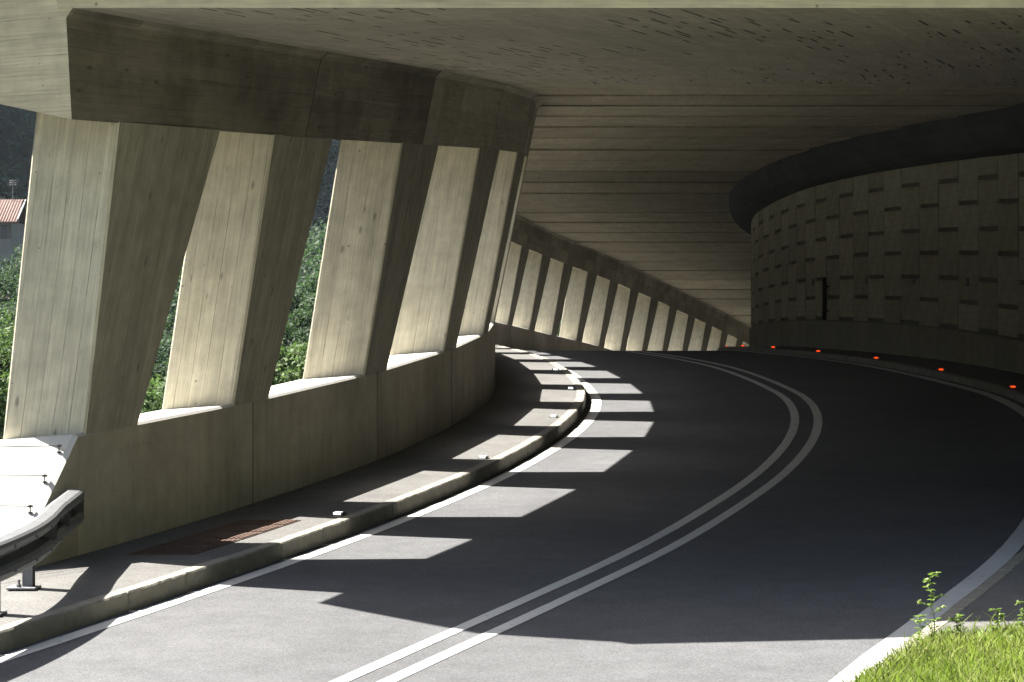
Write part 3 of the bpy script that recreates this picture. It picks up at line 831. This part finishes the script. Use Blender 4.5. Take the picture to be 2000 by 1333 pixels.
# weeds
def leaf_quad(bm, p, d, up, L, w):
    d = Vector(d).normalized(); s = d.cross(Vector(up)).normalized()*w
    m = p+d*L*.5+Vector((0, 0, L*.08)); e = p+d*L-Vector((0, 0, L*.12))
    v = [bm.verts.new(x) for x in (p, m+s, e, m-s)]; bm.faces.new(v)
def weed(X, Y, h, nb, label, seed, flower=True, leafl=.05, lean=(0, 0)):
    rd = random.Random(seed); z = bank_z(X, Y); root = empty('weed', (X, Y, z)); tag(root, label, 'weed')
    sb = bmesh.new(); lb = bmesh.new(); fb = bmesh.new()
    pts = [Vector((X, Y, z-.02))]
    n = 7
    for i in range(1, n+1): pts.append(Vector((X+lean[0]*(i/n)**1.4+rd.uniform(-.008, .008), Y+lean[1]*i/n+rd.uniform(-.008, .008), z+h*i/n)))
    for i in range(n): tube_bm(sb, pts[i], pts[i+1], .0045*(1-.6*i/n), 5)
    for k in range(nb):
        f = .15+.85*k/max(1, nb-1); i = min(n-1, int(f*n)); p = pts[i].lerp(pts[i+1], f*n-i if f < 1 else 1)
        a = k*2.4+rd.uniform(-.3, .3); L = h*.2*(1.3-.6*f); q = p+Vector((math.cos(a)*L, math.sin(a)*L*.6, L*rd.uniform(.2, .7)))
        tube_bm(sb, p, q, .0022, 4)
        for j in range(11):
            t_ = .05+.95*j/10; b = p.lerp(q, t_); aa = rd.uniform(0, 6.28)
            leaf_quad(lb, b, (math.cos(aa), math.sin(aa), rd.uniform(-.3, .6)), (0, 0, 1), leafl*rd.uniform(.5, 1.1), leafl*.2)
        if flower and f > .45:
            bmesh.ops.create_icosphere(fb, subdivisions=2, radius=.009, matrix=Matrix.Translation(q))
            for v in fb.verts: v.co += (v.co-q)*rd.uniform(-.5, .5)
            bm_obj('flower_head', fb, M['flower'], root); fb = bmesh.new()
    bm_obj('stem', sb, M['weed'], root); bm_obj('leaves', lb, M['weed'], root)
    fb.free()
    return root
def wpt(px, Y): return (px-1000)/4500*Y
weed(wpt(1828, 16.1), 16.1, .47, 9, 'tall thin flowering weed rising from the grass against the dark road', 3, True, .055, (-.05, 0))
weed(wpt(1795, 16.0), 16.0, .24, 6, 'knee-high leafy weed beside the tallest flowering weed', 5, False, .05)
weed(wpt(1868, 16.1), 16.1, .18, 6, 'feathery pale green weed at the paved edge of the grass', 8, False, .06)
weed(wpt(1948, 15.9), 15.9, .20, 5, 'small upright weed with a seed head amid the grass and paving', 9, True, .05)
weed(wpt(1998, 15.7), 15.7, .24, 5, 'weed at the grass edge farthest from the white line', 12, True, .05)
def dock(px, Y, n, L, label, seed):
    rd = random.Random(seed); X = wpt(px, Y); z = bank_z(X, Y); root = empty('broadleaf_weed', (X, Y, z)); tag(root, label, 'weed')
    for k in range(n):
        bm = bmesh.new(); a = rd.uniform(0, 6.28); d = Vector((math.cos(a), math.sin(a), rd.uniform(.8, 2.2))).normalized(); s = Vector((-math.sin(a), math.cos(a), 0))
        prev = None; Lk = L*rd.uniform(.7, 1.1)
        for i, wv in enumerate((.15, .8, 1.0, .8, .1)):
            p = Vector((X, Y, z-.01))+d*Lk*i/4-Vector((0, 0, (i/4)**2*Lk*.3)); q = (bm.verts.new(p-s*wv*L*.2), bm.verts.new(p+s*wv*L*.2+Vector((0, 0, .004))))
            if prev: bm.faces.new((prev[0], prev[1], q[1], q[0]))
            prev = q
        bm_obj('leaf', bm, M['weed'], root)
dock(1905, 15.9, 7, .15, 'broad-leaved weed standing in the grass by the sunlit paving', 2)
dock(1790, 15.55, 7, .13, 'broad-leaved weed at the foot of the flowering weeds', 4)
dock(1838, 15.9, 6, .12, 'broad-leaved weed right under the tallest flowering weed', 6)
dock(1965, 15.6, 6, .12, 'low broad-leaved weed farthest from the white edge line', 7)

# ------------------------------------------------------------------ trees and far valley side
def leaf_cloud(centers, radii, n_per, size, flat=.75, rng=RNG, wide=.45):
    C = np.repeat(np.asarray(centers), n_per, axis=0); R = np.repeat(np.asarray(radii), n_per)[:, None]
    d = rng.normal(size=C.shape); d /= np.linalg.norm(d, axis=1)[:, None]
    P = C+d*R*np.array([1, 1, flat])*(rng.random((len(C), 1))**.35)
    nrm = d*.6+rng.normal(size=C.shape)*.6+np.array([0, 0, .35]); nrm /= np.linalg.norm(nrm, axis=1)[:, None]
    a = np.cross(nrm, rng.normal(size=C.shape)); a /= np.linalg.norm(a, axis=1)[:, None]; b = np.cross(nrm, a)
    s = (size*(.6+.8*rng.random((len(C), 1))))
    V = np.stack([P-a*s, P+b*s*wide, P+a*s, P-b*s*wide], axis=1).reshape(-1, 3)
    Q = np.arange(len(V)).reshape(-1, 4)
    return V, Q
def tree(px, top_py, Y, rx, hcr, mat, label, seed, n_clump=60, n_per=70, lsize=.14, name='tree', group=None):
    rng = np.random.default_rng(seed); rd = random.Random(seed)
    X = (px-1000)/4500*Y; ztop = (666.5-top_py)/4500*Y; zg = ground_z(X, Y)
    ztop = max(ztop, zg+2.0); hcr = min(hcr, (ztop-zg)*.85)
    root = empty(name, (X, Y, zg)); tag(root, label, 'tree', group)
    zc = ztop-hcr/2
    bm = bmesh.new(); top = Vector((X+rd.uniform(-.3, .3), Y, ztop-hcr*.25))
    pts = [Vector((X, Y, zg-.3)).lerp(top, i/5)+Vector((rd.uniform(-.12, .12), rd.uniform(-.12, .12), 0))*(i > 0) for i in range(6)]
    r0 = .05+.035*hcr*.5
    for i in range(5): tube_bm(bm, pts[i], pts[i+1], r0*(1-.16*i), 7, r0*(1-.16*(i+1)))
    cen, rad = [], []
    for k in range(n_clump):
        d = rng.normal(size=3); d /= np.linalg.norm(d); rr = rng.random()**.45
        if d[2] < -.5: d[2] *= .5
        c = np.array([X, Y, zc])+d*rr*np.array([rx*.85, rx*.85, hcr*.46])
        cen.append(c); rad.append(rx*rd.uniform(.16, .30))
        if k < 9:
            i = rd.randint(1, 4); tube_bm(bm, pts[i], Vector(c), r0*.35, 5, r0*.08)
    bm_obj('trunk', bm, M['bark'], root)
    V, Q = leaf_cloud(cen, rad, n_per, lsize*.62, rng=rng, wide=.6)
    np_mesh('crown', V, Q, mat, root)
    return root
A, B_, C_ = M['leafA'], M['leafB'], M['leafC']
tr = [  # px, top, Y, rx, crown height, material, what sets it apart
    (20, 478, 105, 4.2, 8, B_, 'leafy green tree whose crown hides the foot of the far house'),
    (125, 372, 150, 2.7, 11, B_, 'dark green tree beside the roof end of the far house'),
    (10, 635, 62, 2.6, 5, A, 'bright green bush-like tree low outside the first column'),
    (-75, 560, 80, 3.6, 8, A, 'light green tree standing left of the outermost column, near the house'),
    (70, 540, 90, 3.0, 8, B_, 'mid green tree half hidden behind the outermost column'),
    (300, 735, 58, 2.2, 4.5, A, 'bright yellow-green low tree in the gap between first and second columns'),
    (345, 595, 105, 3.4, 9, B_, 'shaded green tree high in the gap between first and second columns'),
    (240, 640, 90, 3.4, 8, B_, 'green tree mostly hidden behind the first column'),
    (580, 505, 88, 2.6, 10, B_, 'tall leafy tree filling the gap between second and third columns'),
    (630, 590, 80, 2.4, 8, B_, 'rounded tree against the edge of the third column'),
    (550, 715, 60, 2.3, 4, A, 'sunlit low tree at the sill between second and third columns'),
    (725, 305, 170, 3.3, 22, B_, 'tall dim tree high between the second and third columns'),
    (480, 640, 95, 3.2, 9, B_, 'green tree mostly hidden behind the second column'),
    (760, 600, 110, 3.6, 9, B_, 'green tree mostly hidden behind the third column'),
    (880, 620, 125, 4.0, 10, B_, 'green tree mostly hidden behind the fourth and fifth columns'),
    (1050, 590, 150, 4.5, 12, B_, 'green tree glimpsed through the slits of the distant colonnade'),
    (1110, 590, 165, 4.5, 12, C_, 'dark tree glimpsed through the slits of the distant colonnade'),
]
for i, (px, tp, Y, rx, hc, m, lab) in enumerate(tr):
    k = 95 if Y < 100 else 80
    tree(px, tp, Y, rx, hc, m, lab, 100+i, 95, 3*k, .07+.0006*Y, group=None)

for i, (tx_, ty_, th_, lab) in enumerate((  # trees out of view, added to shade the road before the gallery
        (-13.5, 9.5, 11, 'leafy shade tree added out of view on the valley side just before the guard rail'),
        (-14.5, 3.0, 12, 'leafy shade tree added out of view on the valley side, second back from the guard rail'),
        (-17.0, -4.0, 12, 'leafy shade tree added out of view on the valley side, third back from the guard rail'))):
    Y = ty_; tree(1000+tx_/Y*4500, 666.5-(ground_z(tx_, ty_)+th_)/Y*4500, Y, 3.6, 8.5, B_, lab, 300+i, 90, 90, .12)
# far valley side: one dense wood
rng = np.random.default_rng(5)
tx = np.array([HN.y*-1, HN.x])           # along the slope foot
cen, rad = [], []
for k in range(6500):
    s = rng.uniform(-60, 420); h = -14+rng.random()**1.1*100
    p2 = -np.array([HN.x, HN.y])*(HD+h)+tx*s
    X, Y = p2
    if Y < 60 or not (-.34 < X/Y < .05): continue
    z = min(ground_z(X, Y), 160); cen.append((X, Y, z+rng.uniform(.5, 4.5))); rad.append(rng.uniform(1.4, 3.2))
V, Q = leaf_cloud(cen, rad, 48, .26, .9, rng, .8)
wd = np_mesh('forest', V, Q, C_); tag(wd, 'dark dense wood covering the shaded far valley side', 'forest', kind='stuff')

cen, rad = [], []
for k in range(2600):
    Y = rng.uniform(125, 300); X = Y*rng.uniform(-.30, -.02)
    if hill_d(X, Y) > HD+3 or X > XL(min(Y, 160))-25: continue
    if Y < 200 and X/Y < -.195: continue
    cen.append((X, Y, ground_z(X, Y)+rng.uniform(0, 3.2))); rad.append(rng.uniform(.9, 2.2))
V, Q = leaf_cloud(cen, rad, 60, .20, .9, rng, .7)
wd = np_mesh('woodland', V, Q, B_); tag(wd, 'mid green thicket on the valley floor below the far wood', 'woodland', kind='stuff')

# house on the far slope
HY = 185.0; HX = (3-1000)/4500*HY; HZ = (666.5-462)/4500*HY
house = empty('house', (HX, HY, HZ)); tag(house, 'small pale house with a red tiled roof on the far slope', 'house')
L_, D_ = 7.0, 6.0
ridge = HX-3.2
x1 = HX+1.15; x0 = x1-L_
zb = HZ-3.5; ze = (666.5-433)/4500*HY; zt = (666.5-386)/4500*HY
bm = bmesh.new(); box_bm(bm, ((x0+x1)/2-.1, HY+D_/2, (zb+ze)/2), (L_-.5, D_, ze-zb)); hw = bm_obj('wall', bm, M['render_wall'], house)
for wx in (x1-.95, x1-2.6, x1-4.4):
    bm = bmesh.new(); box_bm(bm, (wx, HY-.02, ze-.85), (.55, .08, 1.05), .01); wi = bm_obj('window', bm, M['window_dark'], house)
    for s in (-1, 1):
        bm = bmesh.new(); box_bm(bm, (wx+s*.42, HY-.05, ze-.85), (.26, .05, 1.1), .005); bm_obj('shutter', bm, M['shutter'], wi)
yr = HY+D_/2
vs = [(x0-.3, HY-.45, ze-.05), (x1+.3, HY-.45, ze-.05), (x1-.1, yr, zt), (x0-.3, yr, zt), (x1+.3, HY+D_+.45, ze-.05), (x0-.3, HY+D_+.45, ze-.05)]
th = Vector((0, 0, -.14))
v2 = [tuple(Vector(v)+th) for v in vs]
rf = mesh_obj('roof', vs+v2, [(0, 1, 2, 3), (3, 2, 4, 5), (6, 9, 8, 7), (9, 11, 10, 8), (0, 6, 7, 1), (1, 7, 8, 2), (2, 8, 10, 4), (3, 9, 6, 0), (5, 11, 9, 3), (4, 10, 11, 5)], M['rooftile'], house)
bm = bmesh.new()
nt = 34
for i in range(nt):                      # rows of cover tiles running down the slope
    x = x0-.2+(x1-x0+.35)*i/(nt-1)
    tube_bm(bm, (x, HY-.46, ze-.02), (x, yr, zt+.01), .05, 6)
bm_obj('cover_tiles', bm, M['rooftile'], rf)
bm = bmesh.new(); box_bm(bm, (x1+.2, HY+1.2, (ze+zt)/2+.02), (.12, 3.6, .14), 0, Matrix.Rotation(math.atan2(zt-ze, D_/2+.45), 3, 'X')); bm_obj('verge', bm, M['render_wall'], rf)
ax_ = (10-1000)/4500*HY
bm = bmesh.new(); tube_bm(bm, (ax_, yr-.2, zt-.4), (ax_, yr-.2, zt+1.65), .045, 6)
for k in range(3): tube_bm(bm, (ax_-.3, yr-.2, zt+1.2+k*.17), (ax_+.3, yr-.2, zt+1.2+k*.17), .018, 4)
bm_obj('antenna', bm, M['steel'], rf)
print('panels', npan)

# ------------------------------------------------------------------ air
zlo = min(v[2] for v in gv)-1.0; zhi = max(v[2] for v in gv)+12.0
bm = bmesh.new(); box_bm(bm, (0, 300, (zlo+zhi)/2), (1210, 1210, zhi-zlo))
hz = bm_obj('haze', bm, None); hz['kind'] = 'stuff'
hm = bpy.data.materials.new('haze'); hm.use_nodes = True; hn = hm.node_tree.nodes
for n in list(hn):
    if n.type == 'BSDF_PRINCIPLED': hn.remove(n)
pv = hn.new('ShaderNodeVolumePrincipled'); pv.inputs['Color'].default_value = (.75, .86, 1.0, 1); pv.inputs['Density'].default_value = .00006; pv.inputs['Anisotropy'].default_value = .2
hm.node_tree.links.new(pv.outputs[0], hn['Material Output'].inputs['Volume'])
hz.data.materials.append(hm)
